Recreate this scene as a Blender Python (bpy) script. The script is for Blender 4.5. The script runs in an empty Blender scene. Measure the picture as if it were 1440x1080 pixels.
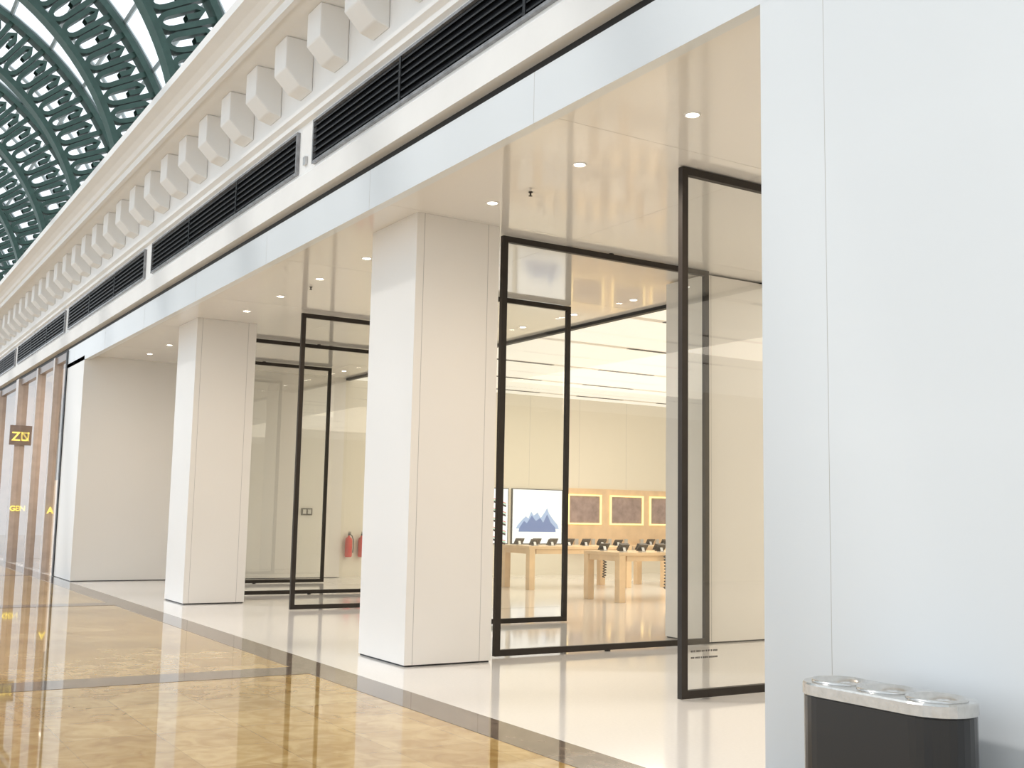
import bpy, bmesh, math, random
import numpy as np
from mathutils import Matrix, Vector
random.seed(4)
S=bpy.context.scene
COL=bpy.context.collection
try:
    S.view_settings.view_transform='Standard'
except Exception: pass

# ---------------------------------------------------------------- materials
def nodes(name):
    m=bpy.data.materials.new(name); m.use_nodes=True
    nt=m.node_tree; b=nt.nodes['Principled BSDF']
    return m,nt,b
def pbr(name,col,rough=.5,metal=0.,var=.03,scale=6.,emit=None,es=0.,coat=0.,bump=0.,spec=.5):
    m,nt,b=nodes(name)
    tc=nt.nodes.new('ShaderNodeTexCoord'); n=nt.nodes.new('ShaderNodeTexNoise'); n.inputs['Scale'].default_value=scale
    n.inputs['Detail'].default_value=4
    nt.links.new(tc.outputs['Object'],n.inputs['Vector'])
    cr=nt.nodes.new('ShaderNodeValToRGB')
    cr.color_ramp.elements[0].position=.3; cr.color_ramp.elements[1].position=.7
    cr.color_ramp.elements[0].color=tuple(max(0,c*(1-var)) for c in col)+(1,)
    cr.color_ramp.elements[1].color=tuple(min(1,c*(1+var)) for c in col)+(1,)
    nt.links.new(n.outputs['Fac'],cr.inputs['Fac']); nt.links.new(cr.outputs['Color'],b.inputs['Base Color'])
    b.inputs['Roughness'].default_value=rough; b.inputs['Metallic'].default_value=metal
    b.inputs['Coat Weight'].default_value=coat; b.inputs['Coat Roughness'].default_value=.05
    b.inputs['Specular IOR Level'].default_value=spec
    if emit: b.inputs['Emission Color'].default_value=emit+(1,); b.inputs['Emission Strength'].default_value=es
    if bump:
        bp=nt.nodes.new('ShaderNodeBump'); bp.inputs['Strength'].default_value=bump; bp.inputs['Distance'].default_value=.01
        nt.links.new(n.outputs['Fac'],bp.inputs['Height']); nt.links.new(bp.outputs['Normal'],b.inputs['Normal'])
    return m
M={}
M['enamel']=pbr('white_enamel_panel',(.76,.785,.80),.22,var=.006,scale=.6)
M['panel']=pbr('off_white_cladding',(.86,.825,.78),.30,var=.006,scale=.6)
M['soffit']=pbr('cream_gloss_soffit',(.88,.855,.82),.11,var=.006,scale=.6,coat=.5)
M['plaster']=pbr('cream_plaster',(.84,.82,.79),.7,var=.015,scale=3)
M['gap']=pbr('black_shadow_gap',(.012,.012,.013),.5)
M['joint']=pbr('panel_joint',(.50,.48,.45),.7)
M['bronze']=pbr('dark_bronze_metal',(.028,.022,.018),.45,metal=.0,var=.1,spec=.35)
M['louvre']=pbr('black_louvre_metal',(.012,.013,.016),.35,metal=.3)
M['ventframe']=pbr('grey_veined_frame',(.30,.30,.31),.25,metal=.3,var=.25,scale=9)
M['green']=pbr('green_painted_iron',(.045,.095,.080),.5,metal=.0,var=.15)
M['mullion']=pbr('white_painted_mullion',(.42,.47,.48),.5)
M['wallint']=pbr('warm_cream_wall',(.84,.79,.68),.4,var=.008,scale=1)
M['wood']=pbr('light_maple_wood',(.78,.57,.35),.35,var=.10,scale=3)
M['shelfwood']=pbr('honey_wood_shelf',(.80,.59,.38),.4,var=.08,scale=3)
M['black']=pbr('black_satin',(.012,.012,.014),.35)
M['binblack']=pbr('black_powder_coat',(.010,.010,.011),.30,coat=.3)
M['steel']=pbr('brushed_steel',(.66,.65,.63),.25,metal=1.,var=.08,scale=30)
M['hole']=pbr('grey_liner',(.25,.25,.25),.5)
M['devicewhite']=pbr('silver_device',(.6,.6,.6),.3,metal=.5)
M['red']=pbr('red_enamel',(.65,.03,.02),.3)
M['taupe']=pbr('taupe_stone',(.52,.44,.39),.25,var=.08)
M['brown']=pbr('dark_taupe_stone',(.24,.19,.165),.3,var=.15)
M['gold']=pbr('gold_sign',(.8,.65,.1),.4,emit=(1.,.85,.25),es=.8)
M['warmstrip']=pbr('warm_strip_light',(1,.9,.7),.4,emit=(1.,.86,.6),es=1.8)
M['lamp']=pbr('lamp_glow',(1,1,1),.4,emit=(1.,.95,.85),es=14.)
M['lampring']=pbr('white_lamp_ring',(.85,.83,.8),.4)
M['lumi']=pbr('luminous_ceiling_panel',(.5,.49,.45),.5,emit=(1.,.945,.83),es=.66)
M['screenwhite']=pbr('screen_white',(.5,.5,.5),.2,emit=(.93,.96,1.),es=.85)
M['screenblue']=pbr('screen_blue',(.1,.15,.3),.2,emit=(.16,.25,.55),es=.6)
M['screenpale']=pbr('screen_pale_blue',(.2,.3,.5),.2,emit=(.5,.62,.88),es=.6)
M['screendark']=pbr('screen_dark',(.045,.04,.04),.15)
M['scrgreen']=pbr('screen_green',(.1,.4,.2),.2,emit=(.2,.5,.3),es=.6)
M['scrred']=pbr('screen_red',(.5,.1,.1),.2,emit=(.7,.15,.15),es=.6)
M['niche']=pbr('brown_niche_back',(.36,.27,.26),.25,var=.2)
M['nicheglow']=pbr('amber_niche_edge',(1,.75,.4),.4,emit=(1.,.76,.28),es=1.1)
M['shopwarm']=pbr('shop_cream_wall',(.66,.58,.50),.5,var=.05)
M['goods']=pbr('leather_goods',(.35,.18,.10),.5,var=.4,scale=20)
M['letter']=pbr('etched_letter',(.12,.11,.10),.5)

def glassmat(name,tint,ior=1.45,extra=0.0):
    m,nt,b=nodes(name); nt.nodes.remove(b)
    out=nt.nodes['Material Output']
    tr=nt.nodes.new('ShaderNodeBsdfTransparent'); tr.inputs[0].default_value=tint+(1,)
    gl=nt.nodes.new('ShaderNodeBsdfGlossy'); gl.inputs['Roughness'].default_value=.01
    fr=nt.nodes.new('ShaderNodeFresnel'); fr.inputs[0].default_value=ior
    ad=nt.nodes.new('ShaderNodeMath'); ad.operation='ADD'; ad.inputs[1].default_value=extra
    mx=nt.nodes.new('ShaderNodeMixShader')
    nt.links.new(fr.outputs[0],ad.inputs[0]); nt.links.new(ad.outputs[0],mx.inputs[0])
    nt.links.new(tr.outputs[0],mx.inputs[1]); nt.links.new(gl.outputs[0],mx.inputs[2]); nt.links.new(mx.outputs[0],out.inputs[0])
    return m
M['glass']=glassmat('clear_door_glass',(.965,.975,.955),1.5,.06)

def goldfloor():
    m,nt,b=nodes('golden_marble_tiles')
    tc=nt.nodes.new('ShaderNodeTexCoord')
    br=nt.nodes.new('ShaderNodeTexBrick'); br.offset=0; br.inputs['Scale'].default_value=1.
    br.inputs['Brick Width'].default_value=.61; br.inputs['Row Height'].default_value=.61
    br.inputs['Mortar Size'].default_value=.0025; br.inputs['Bias'].default_value=0
    br.inputs['Color1'].default_value=(.52,.345,.135,1); br.inputs['Color2'].default_value=(.64,.46,.21,1); br.inputs['Mortar'].default_value=(.40,.28,.13,1)
    nt.links.new(tc.outputs['Object'],br.inputs['Vector'])
    n=nt.nodes.new('ShaderNodeTexNoise'); n.inputs['Scale'].default_value=4.2; n.inputs['Detail'].default_value=8; n.inputs['Distortion'].default_value=1.2
    nt.links.new(tc.outputs['Object'],n.inputs['Vector'])
    cr=nt.nodes.new('ShaderNodeValToRGB'); cr.color_ramp.elements[0].position=.36; cr.color_ramp.elements[1].position=.64
    cr.color_ramp.elements[0].color=(.66,.55,.40,1); cr.color_ramp.elements[1].color=(1,1,1,1)
    nt.links.new(n.outputs['Fac'],cr.inputs['Fac'])
    mx=nt.nodes.new('ShaderNodeMix'); mx.data_type='RGBA'; mx.blend_type='MULTIPLY'; mx.inputs[0].default_value=.8
    nt.links.new(br.outputs['Color'],mx.inputs[6]); nt.links.new(cr.outputs['Color'],mx.inputs[7])
    nt.links.new(mx.outputs[2],b.inputs['Base Color'])
    b.inputs['Roughness'].default_value=.03; b.inputs['IOR'].default_value=1.8
    return m
M['goldfloor']=goldfloor()
M['darkband']=pbr('dark_brown_marble_band',(.19,.145,.11),.05,var=.3,scale=8)
M['whitefloor']=pbr('pale_terrazzo',(.80,.765,.73),.08,var=.02,scale=40)

# ---------------------------------------------------------------- mesh helpers
def mk(name,verts,faces,mats,fm=None,smooth=False,parent=None,loc=(0,0,0)):
    me=bpy.data.meshes.new(name); me.from_pydata([tuple(v) for v in verts],[],faces)
    if not isinstance(mats,(list,tuple)): mats=[mats]
    for m in mats: me.materials.append(m)
    if fm:
        for p,i in zip(me.polygons,fm): p.material_index=i
    if smooth:
        for p in me.polygons: p.use_smooth=True
    me.update()
    bm=bmesh.new(); bm.from_mesh(me); bmesh.ops.recalc_face_normals(bm,faces=bm.faces[:]); bm.to_mesh(me); bm.free()
    o=bpy.data.objects.new(name,me); COL.objects.link(o); o.location=loc
    if parent: o.parent=parent
    return o
class B:
    """mesh builder"""
    def __init__(s): s.v=[];s.f=[];s.m=[]
    def box(s,x0,x1,y0,y1,z0,z1,mi=0):
        k=len(s.v)
        s.v+=[(x0,y0,z0),(x1,y0,z0),(x1,y1,z0),(x0,y1,z0),(x0,y0,z1),(x1,y0,z1),(x1,y1,z1),(x0,y1,z1)]
        for q in ((0,3,2,1),(4,5,6,7),(0,1,5,4),(1,2,6,5),(2,3,7,6),(3,0,4,7)): s.f.append(tuple(k+i for i in q)); s.m.append(mi)
        return s
    def quad(s,a,b,c,d,mi=0):
        k=len(s.v); s.v+=[a,b,c,d]; s.f.append((k,k+1,k+2,k+3)); s.m.append(mi); return s
    def poly(s,pts,mi=0):
        k=len(s.v); s.v+=list(pts); s.f.append(tuple(range(k,k+len(pts)))); s.m.append(mi); return s
    def tube(s,path,r,n=5,mi=0,closed=False):
        P=[Vector(p) for p in path]; N=len(P); k=len(s.v)
        for i,p in enumerate(P):
            a=P[(i-1)%N] if (i>0 or closed) else P[0]; b=P[(i+1)%N] if (i<N-1 or closed) else P[-1]
            t=(b-a).normalized(); ref=Vector((1,0,0)) if abs(t.x)<.9 else Vector((0,0,1))
            u=t.cross(ref).normalized(); w=t.cross(u)
            for j in range(n):
                an=2*math.pi*j/n; s.v.append(tuple(p+(u*math.cos(an)+w*math.sin(an))*r))
        for i in range(N if closed else N-1):
            i2=(i+1)%N
            for j in range(n):
                j2=(j+1)%n; s.f.append((k+i*n+j,k+i*n+j2,k+i2*n+j2,k+i2*n+j)); s.m.append(mi)
        if not closed:
            s.f.append(tuple(k+j for j in range(n))); s.m.append(mi)
            s.f.append(tuple(k+(N-1)*n+j for j in range(n))); s.m.append(mi)
        return s
    def lathe(s,prof,cx,cy,n=24,mi=0,cap=True):
        k=len(s.v)
        for (r,z) in prof:
            for j in range(n):
                a=2*math.pi*j/n; s.v.append((cx+r*math.cos(a),cy+r*math.sin(a),z))
        for i in range(len(prof)-1):
            for j in range(n):
                j2=(j+1)%n; s.f.append((k+i*n+j,k+i*n+j2,k+(i+1)*n+j2,k+(i+1)*n+j)); s.m.append(mi)
        if cap:
            s.f.append(tuple(k+j for j in range(n))); s.m.append(mi)
            s.f.append(tuple(k+(len(prof)-1)*n+j for j in range(n))); s.m.append(mi)
        return s
    def extr(s,prof,x0,x1,mi=0,closed=True):
        """extrude a (y,z) profile along x"""
        k=len(s.v); n=len(prof)
        for x in (x0,x1):
            for (y,z) in prof: s.v.append((x,y,z))
        for i in range(n if closed else n-1):
            j=(i+1)%n; s.f.append((k+i,k+j,k+n+j,k+n+i)); s.m.append(mi)
        if closed:
            s.f.append(tuple(range(k,k+n))); s.m.append(mi); s.f.append(tuple(range(k+n,k+2*n))); s.m.append(mi)
        return s
    def make(s,name,mats,**kw): return mk(name,s.v,s.f,mats,s.m,**kw)
def empty(name,loc):
    o=bpy.data.objects.new(name,None); o.empty_display_size=.2; o.location=loc; COL.objects.link(o); return o
def thing(o,label,cat,group=None):
    o['label']=label; o['category']=cat
    if group: o['group']=group
    return o
def struct(o,label,cat):
    o['kind']='structure'; o['label']=label; o['category']=cat; return o
def bev(o,w=.01,seg=2):
    m=o.modifiers.new('bevel','BEVEL'); m.width=w; m.segments=seg; m.limit_method='ANGLE'; return o
def dup(o,loc,kids=True):
    c=o.copy(); COL.objects.link(c); c.location=loc
    if kids:
        for ch in o.children:
            d=ch.copy(); COL.objects.link(d); d.parent=c
    return c

# ---------------------------------------------------------------- key dimensions
ZS=4.70; ZF=4.61; XP=-4.575; XF=-24.32; XF2=-26.17
XE=-62.; XR=6.
YEDGE=5.95
JW=.002

# floors
f=B().box(XE,XR+6,-10.2,-.05,-.1,0).make('floor_mall',M['goldfloor']); struct(f,'polished golden marble tile floor of the mall','floor')
f=B().box(XE,XR+6,-.05,28,-.1,0).make('floor_store',M['whitefloor']); struct(f,'pale polished stone floor inside the store','floor')
b=B(); b.box(XE,XR+6,-.43,-.05,-.002,.0025)
for x in (-18.6,-10.42,-2.2,-26.8,-35.): b.box(x-.25,x+.25,-10.2,-.43,-.002,.0025)
struct(b.make('trim_1',M['darkband']),'dark brown marble border bands in the floor','floor border')

# ---------------------------------------------------------------- facade front (near pier, far pier, fascia)
b=B(); b.box(XP,XR,0,.6,0.015,ZF+.001)
for x in (-4.09,-1.3): b.box(x-.0015,x+.0015,-.0006,.01,.015,ZF,1)
b.box(XP+.02,XR,.02,.58,0,.015,2)
struct(b.make('wall_front_near',[M['enamel'],M['joint'],M['gap']]),'smooth white enamel panel pier beside the entrance','wall')
b=B(); b.box(XF2,XF,0,5.95,0.015,ZS)
b.box(XF2,XF-.02,.02,5.9,0,.015,2)
for y in (2.2,): b.box(XF-.01,XF+.0015,y-.004,y+.004,.015,ZS,1)
struct(b.make('wall_front_far',[M['panel'],M['joint'],M['gap']]),'white panel pier ending the entrance recess','wall')
b=B(); b.box(XF2,XR,0,.1,ZF,5.03)
x=-7.05+3.07*4
while x>XF2:
    b.box(x-JW,x+JW,-.0008,.01,ZF,5.03,1); x-=3.07
struct(b.make('trim_2',[M['enamel'],M['joint']]),'glossy white fascia band above the openings','fascia')
b=B(); b.box(XE,XR,.06,.2,5.02,5.14); struct(b.make('trim_3',M['gap']),'black shadow gap above the fascia','shadow gap')

prof=[(.3,5.13),(-.07,5.13),(-.07,5.40),(-.05,5.43),(-.02,5.45),(0,5.46),(0,6.07),(-.05,6.09),(-.05,6.15),(-.10,6.19),(-.10,6.24),(-.04,6.27),(-.04,6.98),
(-.60,6.98),(-.60,6.94),(-.66,6.94),(-.66,7.05),(-.70,7.06),(-.74,7.11),(-.82,7.15),(-.90,7.17),(-.95,7.18),(-.95,7.30),(.5,7.30),(.5,5.13)]
b=B().extr(prof,XE,XR+6); struct(b.make('trim_4',M['plaster']),'cream moulded classical cornice and frieze','cornice')

# modillions / brackets
def bracket():
    w=.19
    pr=[(0,0),(-.34,0),(-.34,-.38),(-.16,-.56),(0,-.60)]
    return B().extr(pr,-w,w).make('cornice_bracket',M['plaster'])
br=bracket(); bev(br,.014,2)
x0=-10.9+1.025*10
xs=[x0-1.025*i for i in range(46)]
br.location=(xs[0],-.041,6.979)
thing(br,'cream plaster bracket block under the cornice','bracket','cornice brackets')
for x in xs[1:]:
    dup(br,(x,-.041,6.979))

# vents
def vent(x0,x1,first=None):
    L=x1-x0
    e=empty('air_vent',((x0+x1)/2,-.001,5.5))
    b=B(); t=.03
    b.box(-L/2,L/2,-.04,0,0,t); b.box(-L/2,L/2,-.04,0,.52-t,.52); b.box(-L/2,-L/2+t,-.04,0,t,.52-t); b.box(L/2-t,L/2,-.04,0,t,.52-t)
    b.make('vent_frame',M['ventframe'],parent=e)
    b=B(); b.box(-L/2+t,L/2-t,-.004,0,t,.49)
    for i in range(6):
        z=t+.02+i*.075
        b.extr([(-.036,z),(-.005,z+.045),(-.005,z+.055),(-.036,z+.018)],-L/2+t,L/2-t)
    b.make('louvre_slats',M['louvre'],parent=e)
    for k in (1,2):
        xx=-L/2+L*k/3; B().box(xx-.02,xx+.02,-.042,-.036,t,.49).make('vent_divider',M['louvre'],parent=e)
    thing(e,'long black louvred air vent in the frieze','air vent','frieze air vents')
for x0_,x1_ in ((-4.4,2.3),(-11.68,-4.9),(-18.93,-12.17),(-26.3,-19.42),(-33.8,-26.75),(-41.2,-34.3),(-48.7,-41.7)): vent(x0_,x1_)
b=B().box(-11.98,-11.90,-.03,-.001,5.56,5.66).make('wall_sensor',M['devicewhite']); thing(b,'small white sensor box between the vents','sensor')

# ---------------------------------------------------------------- soffit, interior ceiling
b=B(); b.box(XF,XR,.1,YEDGE,ZS,ZS+.1)
x=-7.05+3.07*4
while x>XF:
    b.box(x-.0015,x+.0015,.1,YEDGE,ZS-.0008,ZS+.01,1); x-=3.07
b.box(XF,XR,2.6,2.603,ZS-.0008,ZS+.01,1)
struct(b.make('ceiling_entrance',[M['soffit'],M['joint']]),'glossy cream entrance soffit','ceiling')
b=B().box(XF,XR,YEDGE,YEDGE+.10,ZS-.05,ZS+.1); struct(b.make('trim_5',M['gap']),'black edge strip between soffit and luminous ceiling','ceiling edge')
b=B(); b.box(XF,XR,YEDGE+.1,27.,ZS-.02,ZS+.1,0)
for i,x in enumerate((-23.6,-21.4,-19.0,-16.2,-13.6,-11.,-8.4,-5.8,-3.2,-.6,2.)):
    b.box(x-.09,x+.09,YEDGE+.2,26.5,ZS-.024,ZS-.01,2)
    y=6.8+(i%2)*1.3
    while y<25:
        b.box(x-.045,x+.045,y,y+1.5,ZS-.032,ZS-.012,1); y+=2.7
struct(b.make('ceiling_store',[M['lumi'],M['gap'],M['panel']]),'luminous stretched ceiling panels with dark slots','ceiling')
b=B().box(XF-.3,XF,YEDGE,27,0,ZS)
for y in (8.0,9.6,11.2,12.8,14.4,16.0): b.box(XF-.01,XF+.001,y-.003,y+.003,2.3,ZS,1)
struct(b.make('wall_left',[M['wallint'],M['joint']]),'warm cream side wall of the store','wall')
struct(B().box(XR,XR+.2,0,27,0,ZS).make('wall_right',M['wallint']),'warm cream side wall','wall')
struct(B().box(XF,XR,27,27.2,0,ZS).make('wall_back',M['wallint']),'warm cream back wall','wall')

# ---------------------------------------------------------------- columns
def column(x0,x1,y0,y1,label,mat='panel',top=ZS-.001):
    e=empty('column',((x0+x1)/2,(y0+y1)/2,0)); w=(x1-x0)/2; d=(y1-y0)/2
    b=B(); b.box(-w,w,-d,d,.018,top,0)
    t=.001
    for y in (-d+.09,d-.14):
        b.box(w-.01,w+t,y-.003,y+.003,.018,top,1); b.box(-w-t,-w+.01,y-.003,y+.003,.018,top,1)
    b.make('cladding',[M[mat],M['joint']],parent=e)
    B().box(-w+.015,w-.015,-d+.015,d-.015,0,.018).make('plinth',M['gap'],parent=e)
    thing(e,label,'column','entrance columns'); return e
column(-11.29,-10.18,.585,1.60,'square off-white clad column at the storefront')
column(-19.25,-18.14,.585,1.60,'square off-white clad column at the storefront')
column(-11.34,-10.56,4.95,6.3,'square off-white column just inside the glass doors',top=ZS-.025)
column(-19.25,-18.47,4.95,6.3,'square off-white column just inside the glass doors',top=ZS-.025)

# ---------------------------------------------------------------- pivot doors (open at 90 degrees)
for k in range(6):
    x=-7.40-3.0655*k
    e=empty('door_%d'%(k+1),(x,3.353,0))
    Wd=1.545; t=.028; fw=.068; z0=.015; z1=ZS-.012
    b=B(); b.box(-t,t,-Wd,-Wd+fw,z0,z1); b.box(-t,t,Wd-fw,Wd,z0,z1); b.box(-t,t,-Wd+fw,Wd-fw,z0,z0+fw); b.box(-t,t,-Wd+fw,Wd-fw,z1-fw,z1)
    b.make('frame',M['bronze'],parent=e)
    b=B(); b.quad((0,-Wd+fw,z0+fw),(0,Wd-fw,z0+fw),(0,Wd-fw,z1-fw),(0,-Wd+fw,z1-fw)); b.make('glass_pane',M['glass'],parent=e)
    B().lathe([(.035,0),(.035,z0)],0,0,12).make('floor_pivot',M['bronze'],parent=e); B().lathe([(.035,z1),(.035,ZS)],0,0,12).make('ceiling_pivot',M['bronze'],parent=e)
    if k==0:
        b=B()
        rr=random.Random(2)
        for row,zz in enumerate((.40,.345)):
            yy=-1.42
            while yy<-1.12:
                w=rr.uniform(.008,.018); b.box(.001,.0025,yy,yy+w,zz,zz+.015); yy+=w+rr.choice((.004,.004,.012))
        b.make('etched_notice',M['letter'],parent=e)
    e['kind']='structure'; e['label']='tall clear glass pivot door with dark bronze frame standing open'; e['category']='glass door'

# ---------------------------------------------------------------- downlights
def downlight(x,y):
    e=empty('downlight',(x,y,ZS))
    b=B(); n=20; 
    b.lathe([(.048,-.001),(.053,-.008),(.064,-.008),(.070,0)],0,0,n,cap=False); b.make('trim_ring',M['lampring'],parent=e)
    b=B(); b.lathe([(.0485,-.004),(.0485,-.001)],0,0,n); b.make('lamp_lens',M['lamp'],parent=e)
    thing(e,'small round recessed downlight glowing warm','downlight','soffit downlights')
    return e
base=None
row1=[(-4.85-1.525*i,1.05) for i in range(13)]
row2=[(-5.05-1.5*i,5.34) for i in range(13)]
ok=lambda p: not(-11.4<p[0]<-10.1 or -19.4<p[0]<-18.1)
for p in filter(ok,row1+row2):
    if base is None: base=downlight(*p)
    else: dup(base,(p[0],p[1],ZS))
clear=lambda p: min(abs(p[0]-c) for c in (-11.29,-10.18,-18.14,-19.25,-24.32,-4.575))>1.2
for i,p in enumerate(filter(clear,row1)):
    l=bpy.data.lights.new('spot','SPOT'); l.energy=185; l.color=(1,.845,.67); l.spot_size=3.0; l.spot_blend=1.; l.shadow_soft_size=.06
    o=bpy.data.objects.new('downlight_lamp_%d'%i,l); o.location=(p[0],p[1],ZS-.03); COL.objects.link(o)
def sprinkler(x,y):
    b=B(); b.lathe([(.022,.003),(.022,-.006),(.009,-.008),(.009,-.035),(.02,-.038),(.02,-.042),(.004,-.044)],0,0,12)
    o=b.make('fire_sprinkler',M['bronze'],loc=(x,y,ZS)); thing(o,'small pendant fire sprinkler head on the soffit','sprinkler','soffit sprinklers')
sprinkler(-8.88,1.16); sprinkler(-14.6,1.16); sprinkler(-20.6,1.16)

for i,(x,y,sx,sy) in enumerate([(-17,11,10,6),(-4,12,10,6)]):
    l=bpy.data.lights.new('store_light','AREA'); l.energy=410; l.color=(1,.90,.75); l.shape='RECTANGLE'; l.size=sx; l.size_y=sy
    o=bpy.data.objects.new('store_area_%d'%i,l); o.location=(x,y,ZS-.04); COL.objects.link(o)

# ---------------------------------------------------------------- store furniture
def table():
    e=empty('display_table',(0,0,0)); W=.55; L=1.35; 
    bev(B().box(-W,W,-L,L,.84,.90).make('table_top',M['wood'],parent=e),.006)
    for sx in (-1,1):
        for sy in (-1,1):
            o=B().box(sx*(W-.07)-.07,sx*(W-.07)+.07,sy*(L-.08)-.07,sy*(L-.08)+.07,0,.84).make('leg',M['wood'],parent=e); bev(o,.005)
    for sx in (-1,1): B().box(sx*(W-.05)-.02,sx*(W-.05)+.02,-L+.2,L-.2,.74,.84).make('apron',M['wood'],parent=e)
    for sy in (-1,1): B().box(-W+.14,W-.14,sy*(L-.05)-.02,sy*(L-.05)+.02,.74,.84).make('apron',M['wood'],parent=e)
    return e
def device():
    b=B(); # tablet on angled stand
    b.poly([(-.02,-.11,.02),(-.02,.11,.02),(-.11,.11,.14),(-.11,-.11,.14)],0)
    b.poly([(-.008,-.11,.025),(-.008,.11,.025),(-.098,.11,.145),(-.098,-.11,.145)],0)
    b.quad((-.02,-.11,.02),(-.008,-.11,.025),(-.098,-.11,.145),(-.11,-.11,.14)); b.quad((-.02,.11,.02),(-.008,.11,.025),(-.098,.11,.145),(-.11,.11,.14))
    b.quad((-.11,-.11,.14),(-.098,-.11,.145),(-.098,.11,.145),(-.11,.11,.14))
    b.box(-.11,0,-.05,.05,0,.02,1); b.poly([(-.10,-.03,.01),(-.10,.03,.01),(-.07,.03,.09),(-.07,-.03,.09)],1)
    return b.make('tablet_on_stand',[M['screendark'],M['devicewhite']])
tb=table(); tb.location=(-16.65,9.2,0)
thing(tb,'light maple display table with thick square legs','table','store display tables')
tpos=[(-19.95,9.4),(-13.35,9.2),(-16.65,13.1),(-19.95,13.0),(-13.35,13.1),(-16.65,17.),(-19.95,17.)]
tabs=[tb]+[dup(tb,(x,y,0)) for x,y in tpos]
dv=None
for t in tabs:
    for sx in (-1,1):
        for i in range(6):
            loc=(t.location.x+sx*.30,t.location.y-1.1+i*.44,.9)
            if dv is None:
                dv=device(); dv.location=loc; thing(dv,'dark tablet on a small silver stand on a wooden table','tablet','tablets on display tables'); d=dv
            else: d=dup(dv,loc)
            if sx<0: d.rotation_euler=(0,0,math.pi)
# coiled cords
def cord(x,y):
    b=B(); pts=[]
    n=150
    for i in range(n):
        t=i/(n-1); a=t*2*math.pi*11; r=.035
        pts.append((r*math.cos(a)+.03*math.sin(t*3),r*math.sin(a),-.62*t))
    b.tube(pts,.011,5)
    o=b.make('coiled_cord',M['black'],loc=(x,y,.86),smooth=True); thing(o,'black coiled security cord hanging from a display table','cord','coiled cords')
cord(-19.355,9.95); cord(-16.055,8.9); cord(-19.355,13.1); cord(-16.055,9.9)

# wall displays on left wall
def display(name,y0,y1,z0,z1,label):
    e=empty(name,(XF+.001,(y0+y1)/2,z0)); h=z1-z0; w=(y1-y0)/2
    B().box(0,.05,-w,w,0,h).make('casing',M['black'],parent=e)
    thing(e,label,'screen'); return e,w,h
e,w,h=display('wall_screen',10.66,12.24,.79,2.22,'large bright wall screen showing blue mountain ridges')
b=B(); b.quad((.052,-w+.02,.02),(.052,w-.02,.02),(.052,w-.02,h-.02),(.052,-w+.02,h-.02),0)
ridge=[(-.62,.50),(-.46,.66),(-.36,.74),(-.28,.68),(-.2,.86),(-.12,.76),(0,.84),(.1,.70),(.2,.82),(.3,.96),(.36,.82),(.48,.68),(.64,.52)]
b.poly([(.054,.68,.40),(.054,-.66,.40)]+[(.054,y,z-.02) for y,z in ridge],2)
rid2=[(-.56,.42),(-.42,.60),(-.33,.54),(-.18,.74),(-.05,.60),(.08,.68),(.18,.56),(.3,.78),(.42,.56),(.56,.44)]
b.poly([(.056,.58,.32),(.056,-.58,.32)]+[(.056,y,z) for y,z in rid2],1)
b.make('screen_picture',[M['screenwhite'],M['screenblue'],M['screenpale']],parent=e)
e,w,h=display('wall_screen',9.2,10.55,.79,2.22,'wall screen showing dark diagonal phones with coloured edges')
b=B(); b.quad((.052,-w+.02,.02),(.052,w-.02,.02),(.052,w-.02,h-.02),(.052,-w+.02,h-.02),0)
for i in range(5):
    z=.1+i*.24
    for c,(mi,dz) in enumerate(((1,0),(2,.06),(3,.09))):
        b.poly([(.054,-.6,z+dz+.25),(.054,.6,z+dz-.12),(.054,.6,z+dz-.12+(.05 if c==0 else .02)),(.054,-.6,z+dz+.25+(.05 if c==0 else .02))],mi)
b.make('screen_picture',[M['screenwhite'],M['screendark'],M['scrgreen'],M['scrred']],parent=e)

# wooden niche wall
e=empty('wooden_display_wall',(XF,14.6,.78))
B().box(0,.06,-2.3,3.5,0,1.5).make('wood_panel',M['shelfwood'],parent=e)
for i in range(4):
    y0=-2.18+i*1.38; y1=y0+1.15
    if i==0: y0=-2.2; y1=-1.1
    b=B()
    t=.04; z0,z1=.54,1.34
    b.box(.06,.10,y0,y1,z0,z0+t); b.box(.06,.10,y0,y1,z1-t,z1); b.box(.06,.10,y0,y0+t,z0+t,z1-t); b.box(.06,.10,y1-t,y1,z0+t,z1-t)
    b.make('niche_frame',M['nicheglow'],parent=e)
    B().box(.061,.065,y0+t,y1-t,z0+t,z1-t).make('niche_back',M['niche'],parent=e)
B().box(.0,.35,-2.3,3.5,-.04,.0).make('shelf_board',M['shelfwood'],parent=e)
thing(e,'honey wood display wall with amber-lit dark niches','display shelf')
for i in range(9):
    o=B().box(-.03,.03,-.05,.05,0,.16).make('boxed_accessory',M['devicewhite'],loc=(XF+.2,12.6+i*.55,.78)); bev(o,.004)
    thing(o,'small boxed accessory on the wooden shelf','box','boxed accessories on the shelf')

# fire extinguishers
def ext(y):
    e=empty('fire_extinguisher',(XF+.10,y,.48))
    b=B(); b.lathe([(.06,0),(.08,.01),(.085,.04),(.085,.38),(.07,.44),(.03,.47),(.025,.50)],0,0,20); b.make('cylinder',M['red'],parent=e,smooth=True)
    b=B(); b.lathe([(.02,.50),(.02,.54)],0,0,10); b.box(-.015,.10,-.012,.012,.54,.56); b.box(-.015,.09,-.012,.012,.575,.59); b.make('valve_handle',M['black'],parent=e)
    b=B(); b.tube([(0,.02,.53),(.02,.07,.50),(.03,.105,.40),(.03,.105,.2),(.03,.10,.1)],.012,6); b.make('hose',M['black'],parent=e)
    b=B(); b.box(-.10,-.085,-.03,.03,.2,.35); b.make('bracket',M['black'],parent=e)
    thing(e,'red fire extinguisher hung on the cream wall','fire extinguisher','fire extinguishers on the wall')
ext(6.12); ext(6.45)
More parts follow.
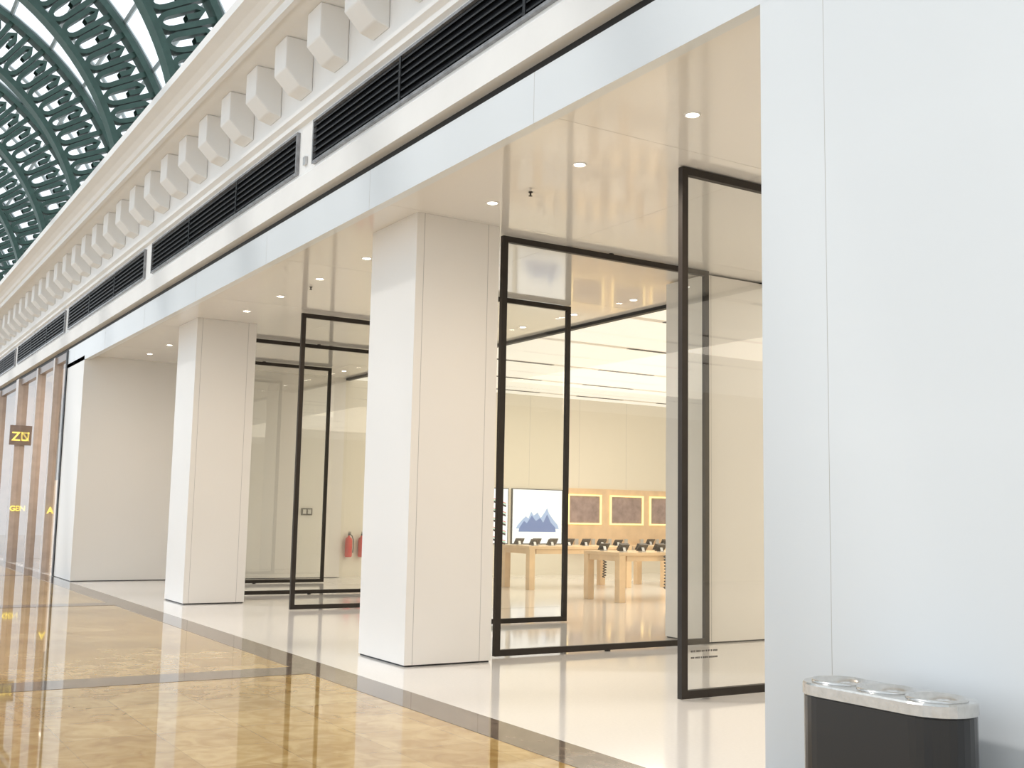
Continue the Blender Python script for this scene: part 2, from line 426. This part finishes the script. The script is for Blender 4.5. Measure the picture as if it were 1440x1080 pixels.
b=B(); b.box(0,.04,-.13,.13,0,.16); b.box(.04,.043,-.10,-.02,.03,.13,1); b.box(.04,.043,.02,.10,.03,.13,1)
o=b.make('wall_control_panel',[M['black'],M['devicewhite']],loc=(XF,5.08,1.44)); thing(o,'small black control panel on the cream wall','control panel')

# ---------------------------------------------------------------- litter bin
def stadium(L,W,n=16):
    r=W/2; a=L/2-r; pts=[]
    for i in range(n+1):
        t=-math.pi/2+math.pi*i/n; pts.append((a+r*math.cos(t),r*math.sin(t)))
    for i in range(n+1):
        t=math.pi/2+math.pi*i/n; pts.append((-a+r*math.cos(t),r*math.sin(t)))
    return pts
def stad_solid(b,secs,mi=0,captop=True,capbot=True):
    n=None;k=len(b.v)
    for L,W,z in secs:
        p=stadium(L,W); n=len(p); b.v+=[(x,y,z) for x,y in p]
    for i in range(len(secs)-1):
        for j in range(n):
            j2=(j+1)%n; b.f.append((k+i*n+j,k+i*n+j2,k+(i+1)*n+j2,k+(i+1)*n+j)); b.m.append(mi)
    if capbot: b.f.append(tuple(k+j for j in range(n))); b.m.append(mi)
    if captop: b.f.append(tuple(k+(len(secs)-1)*n+j for j in range(n))); b.m.append(mi)
e=empty('litter_bin',(-3.435,-.38,0))
Lb,Wb=.87,.36
ZT=.795
b=B(); stad_solid(b,[(Lb-.03,Wb-.03,0),(Lb-.03,Wb-.03,.02),(Lb-.012,Wb-.012,.022),(Lb-.012,Wb-.012,.73),(Lb-.02,Wb-.02,.735)]); b.make('body',M['binblack'],parent=e)
b=B(); stad_solid(b,[(Lb-.02,Wb-.02,.735),(Lb,Wb,.740),(Lb,Wb,ZT-.008),(Lb-.010,Wb-.010,ZT)],captop=False,capbot=False)
bm=bmesh.new(); edges=[]
def loop(pts,z):
    vs=[bm.verts.new((x,y,z)) for x,y in pts]; 
    for i in range(len(vs)): edges.append(bm.edges.new((vs[i],vs[(i+1)%len(vs)])))
pp=stadium(Lb-.010,Wb-.010)
pp2=[]
for p in pp:
    if not pp2 or (abs(p[0]-pp2[-1][0])+abs(p[1]-pp2[-1][1]))>1e-6: pp2.append(p)
loop(pp2,ZT)
HC=(-.268,0,.268); HR=.122
for hx in HC: loop([(hx+HR*math.cos(2*math.pi*i/28),HR*math.sin(2*math.pi*i/28)) for i in range(28)],ZT)
bmesh.ops.triangle_fill(bm,edges=edges,use_beauty=True,use_dissolve=False)
bm.verts.ensure_lookup_table(); bm.verts.index_update()
k=len(b.v); b.v+=[tuple(v.co) for v in bm.verts]
for fc in bm.faces: b.f.append(tuple(k+v.index for v in fc.verts)); b.m.append(0)
bm.free()
b.make('lid',M['steel'],parent=e)
for hx in HC:
    b=B(); b.lathe([(HR+.008,ZT+.0005),(HR+.006,ZT+.010),(HR-.004,ZT+.010),(.080,ZT-.035),(.076,ZT-.045)],hx,0,32,0,cap=False); b.lathe([(.076,ZT-.045),(.076,.60)],hx,0,32,1,cap=False)
    b.poly([(hx+.076*math.cos(2*math.pi*i/24),.076*math.sin(2*math.pi*i/24),.60) for i in range(24)],1)
    b.make('funnel_opening',[M['steel'],M['hole']],parent=e,smooth=True)
thing(e,'black oval litter bin with brushed steel three-hole lid','litter bin')

# ---------------------------------------------------------------- barrel vault: ribs and glazing
CY,CZ=-4.7,7.3
def vp(th,r,x=0): return (x,CY+r*math.cos(th),CZ+r*math.sin(th))
RI,RO=4.75,5.98
def rib():
    e=empty('roof_rib',(0,0,0))
    n=60; th=[math.pi*i/n for i in range(n+1)]
    for nm,r0,r1 in (('inner_flange',RI,RI+.12),('outer_flange',RO-.12,RO)):
        b=B()
        for i in range(n+1):
            for (x,r) in ((-.16,r0),(.16,r0),(.16,r1),(-.16,r1)): b.v.append(vp(th[i],r,x))
        for i in range(n):
            for q in ((0,1,5,4),(1,2,6,5),(2,3,7,6),(3,0,4,7)): b.f.append(tuple(4*i+j for j in q)); b.m.append(0)
        b.f.append((0,1,2,3)); b.f.append((4*n,4*n+1,4*n+2,4*n+3)); b.m+=[0,0]
        b.make(nm,M['green'],parent=e)
    # side webs: flat iron hairpin loops opening outwards, nested one above another
    b=B(); step=.39; Rm=(RI+RO)/2; N=int(math.pi*Rm/step)
    def flat(pts,wd,x0,x1):
        P=[Vector(p) for p in pts]; L=[];Rr=[]
        for i,p in enumerate(P):
            a=P[max(i-1,0)]; c=P[min(i+1,len(P)-1)]; t=(c-a).normalized(); nn=Vector((-t.y,t.x))*wd/2
            L.append(p+nn); Rr.append(p-nn)
        k=len(b.v)
        for l,r in zip(L,Rr):
            for q in (l,r):
                for x in (x0,x1): b.v.append(vp(q.y/Rm,Rm+q.x,x))
        for i in range(len(P)-1):
            a=k+4*i; c=a+4
            for f in ((a,a+1,c+1,c),(a+3,a+2,c+2,c+3),(a+1,a+3,c+3,c+1),(a+2,a,c,c+2)): b.f.append(f); b.m.append(0)
    for i in range(N):
        a0=(i+.5)*step; g=.135
        pts=[(.52,a0-g),(.1,a0-g),(-.26,a0-g)]
        for q in range(1,7):
            t=math.pi*q/6; pts.append((-.26-.20*math.sin(t),a0-g*math.cos(t)))
        pts+=[(.05,a0+g),(.25,a0+g),(.35,a0+g*.35),(.24,a0-.01),(.02,a0)]
        flat(pts,.095,-.10,.10)
    b.make('scrollwork',M['green'],parent=e)
    return e
e=rib()
thing(e,'green painted iron roof rib with looping scrollwork','roof rib','vault roof ribs')
e.location=(6.5,0,0)
for i in range(1,15): dup(e,(6.5-4.1*i,0,0))
b=B()
n=18
for i in range(n+1):
    t=math.pi*i/n
    y,z=vp(t,RO+.08)[1:]
    b.tube([(XE,y,z),(XR+6,y,z)],.05,4)
x=XR+6
while x>XE:
    b.tube([vp(math.pi*j/40,RO+.08,x) for j in range(41)],.045,4); x-=1.3667
struct(b.make('window_1',M['mullion']),'white glazing bars of the vaulted skylight','skylight')

# ---------------------------------------------------------------- neighbouring shops
b=B(); b.box(-26.32,-26.17,-.02,.2,0,5.02); struct(b.make('trim_6',M['gap']),'dark edge post between shopfronts','post')
b=B(); b.box(-27.9,-27.72,-.02,.15,0,5.02); b.box(-30.3,-30.1,-.02,.2,0,5.02); b.box(-33.5,-33.05,-.05,.85,0,5.02); b.box(-40,-37.,-.02,.5,0,5.02)
struct(b.make('trim_7',M['taupe']),'taupe stone posts of the neighbouring shopfront','post')
b=B(); b.box(-62,-26.32,.02,.3,4.85,5.02); struct(b.make('trim_8',M['brown']),'dark taupe shopfront header','header')
struct(B().box(-62,-26.2,5.,5.2,0,5.02).make('wall_neighbour',M['shopwarm']),'warm wall inside the neighbouring shop','wall')
struct(B().box(-62,-26.17,.3,5.2,5.0,5.1).make('ceiling_neighbour',M['shopwarm']),'neighbouring shop ceiling','ceiling')
o=B().box(-26.62,-26.54,.10,.16,0,4.6).make('strip_light',M['warmstrip']); thing(o,'tall warm vertical strip light in the shop window','strip light')
b=B(); b.quad((-62,.08,0),(-26.32,.08,0),(-26.32,.08,4.85),(-62,.08,4.85)); struct(b.make('window_2',M['glass']),'neighbouring shop window glass','window')
def sign(txt,x,y,z,size,mat,label,box=None):
    c=bpy.data.curves.new('sign','FONT'); c.body=txt; c.size=size; c.extrude=.012; c.offset=.004; c.align_x='CENTER'
    o=bpy.data.objects.new('tmp',c); COL.objects.link(o)
    dg=bpy.context.evaluated_depsgraph_get(); me=bpy.data.meshes.new_from_object(o.evaluated_get(dg)); bpy.data.objects.remove(o)
    e=empty('shop_sign',(x,y,z)); m=bpy.data.objects.new('sign_lettering',me); me.materials.clear(); me.materials.append(mat); COL.objects.link(m); m.parent=e
    m.rotation_euler=(math.pi/2,0,math.pi/2); m.location=(.014,0,0)
    if box: B().box(-.08,0,-box[0],box[0],-.12,box[1]).make('sign_box',M['brown'],parent=e)
    thing(e,label,'sign')
sign('ZU',-32.95,.08,3.30,.34,M['gold'],'dark sign box with glowing yellow letters',(.28,.42))
sign('GEN',-33.03,.14,1.38,.20,M['gold'],'gold lettering GEN on the shop pier')
sign('A',-27.68,.09,1.36,.22,M['gold'],'gold letter A on the shop pier')
def goods(x,y):
    e=empty('display_shelf',(x,y,0))
    for z0,z1 in ((0,.5),(1.0,1.04),(1.55,1.59)): B().box(-.66,.66,-.2,.2,z0,z1).make('shelf_board',M['panel'],parent=e)
    for s in (-1,1): B().box(s*.68-.02,s*.68+.02,-.2,.2,0,2.2).make('side_panel',M['panel'],parent=e)
    thing(e,'white display shelf behind the shop window','shelf','shop window shelves')
    for i in range(3):
        for z in (.5,1.04):
            k=B(); k.box(-.13,.13,-.06,.06,0,.2); k.tube([(-.07,0,.2),(-.06,0,.28),(0,0,.32),(.06,0,.28),(.07,0,.2)],.01,5)
            o=k.make('handbag',M['goods'],loc=(x-.42+i*.42,y,z+.001)); thing(o,'small brown leather handbag on a window shelf','handbag','handbags in the window')
goods(-29.,.75); goods(-31.7,.9); goods(-35.5,1.2)
for i,x in enumerate((-28.8,-33.5)):
    l=bpy.data.lights.new('shop','AREA'); l.energy=190; l.color=(1,.82,.66); l.size=2.5
    o=bpy.data.objects.new('shop_area_%d'%i,l); o.location=(x,2.6,4.95); COL.objects.link(o)

# ---------------------------------------------------------------- world + sun
w=bpy.data.worlds.new('world'); S.world=w; w.use_nodes=True
bg=w.node_tree.nodes['Background']; bg.inputs[0].default_value=(.87,.94,1.,1); bg.inputs[1].default_value=1.36
l=bpy.data.lights.new('sun','SUN'); l.energy=1.0; l.angle=math.radians(4); l.color=(1,.98,.95)
o=bpy.data.objects.new('sun',l); o.rotation_euler=Vector((.45,.75,-.8)).to_track_quat('-Z','Y').to_euler(); COL.objects.link(o)

# ---------------------------------------------------------------- camera (world-space pose)
th=math.radians(31.9486);pt=math.radians(6.7341);ro=math.radians(1.1302)
F=Vector((-math.cos(th)*math.cos(pt),math.sin(th)*math.cos(pt),math.sin(pt)));R=Vector((math.sin(th),math.cos(th),0));U=R.cross(F)
R2=R*math.cos(ro)+U*math.sin(ro); U2=U*math.cos(ro)-R*math.sin(ro)
cam=bpy.data.cameras.new('camera'); cam.sensor_width=36; cam.sensor_fit='HORIZONTAL'; cam.lens=1552.4/1440*36; cam.clip_end=300
co=bpy.data.objects.new('camera',cam); COL.objects.link(co)
m=Matrix((R2,U2,-F)).transposed().to_4x4(); m.translation=Vector((0,-4.5492,1.55)); co.matrix_world=m
S.camera=co
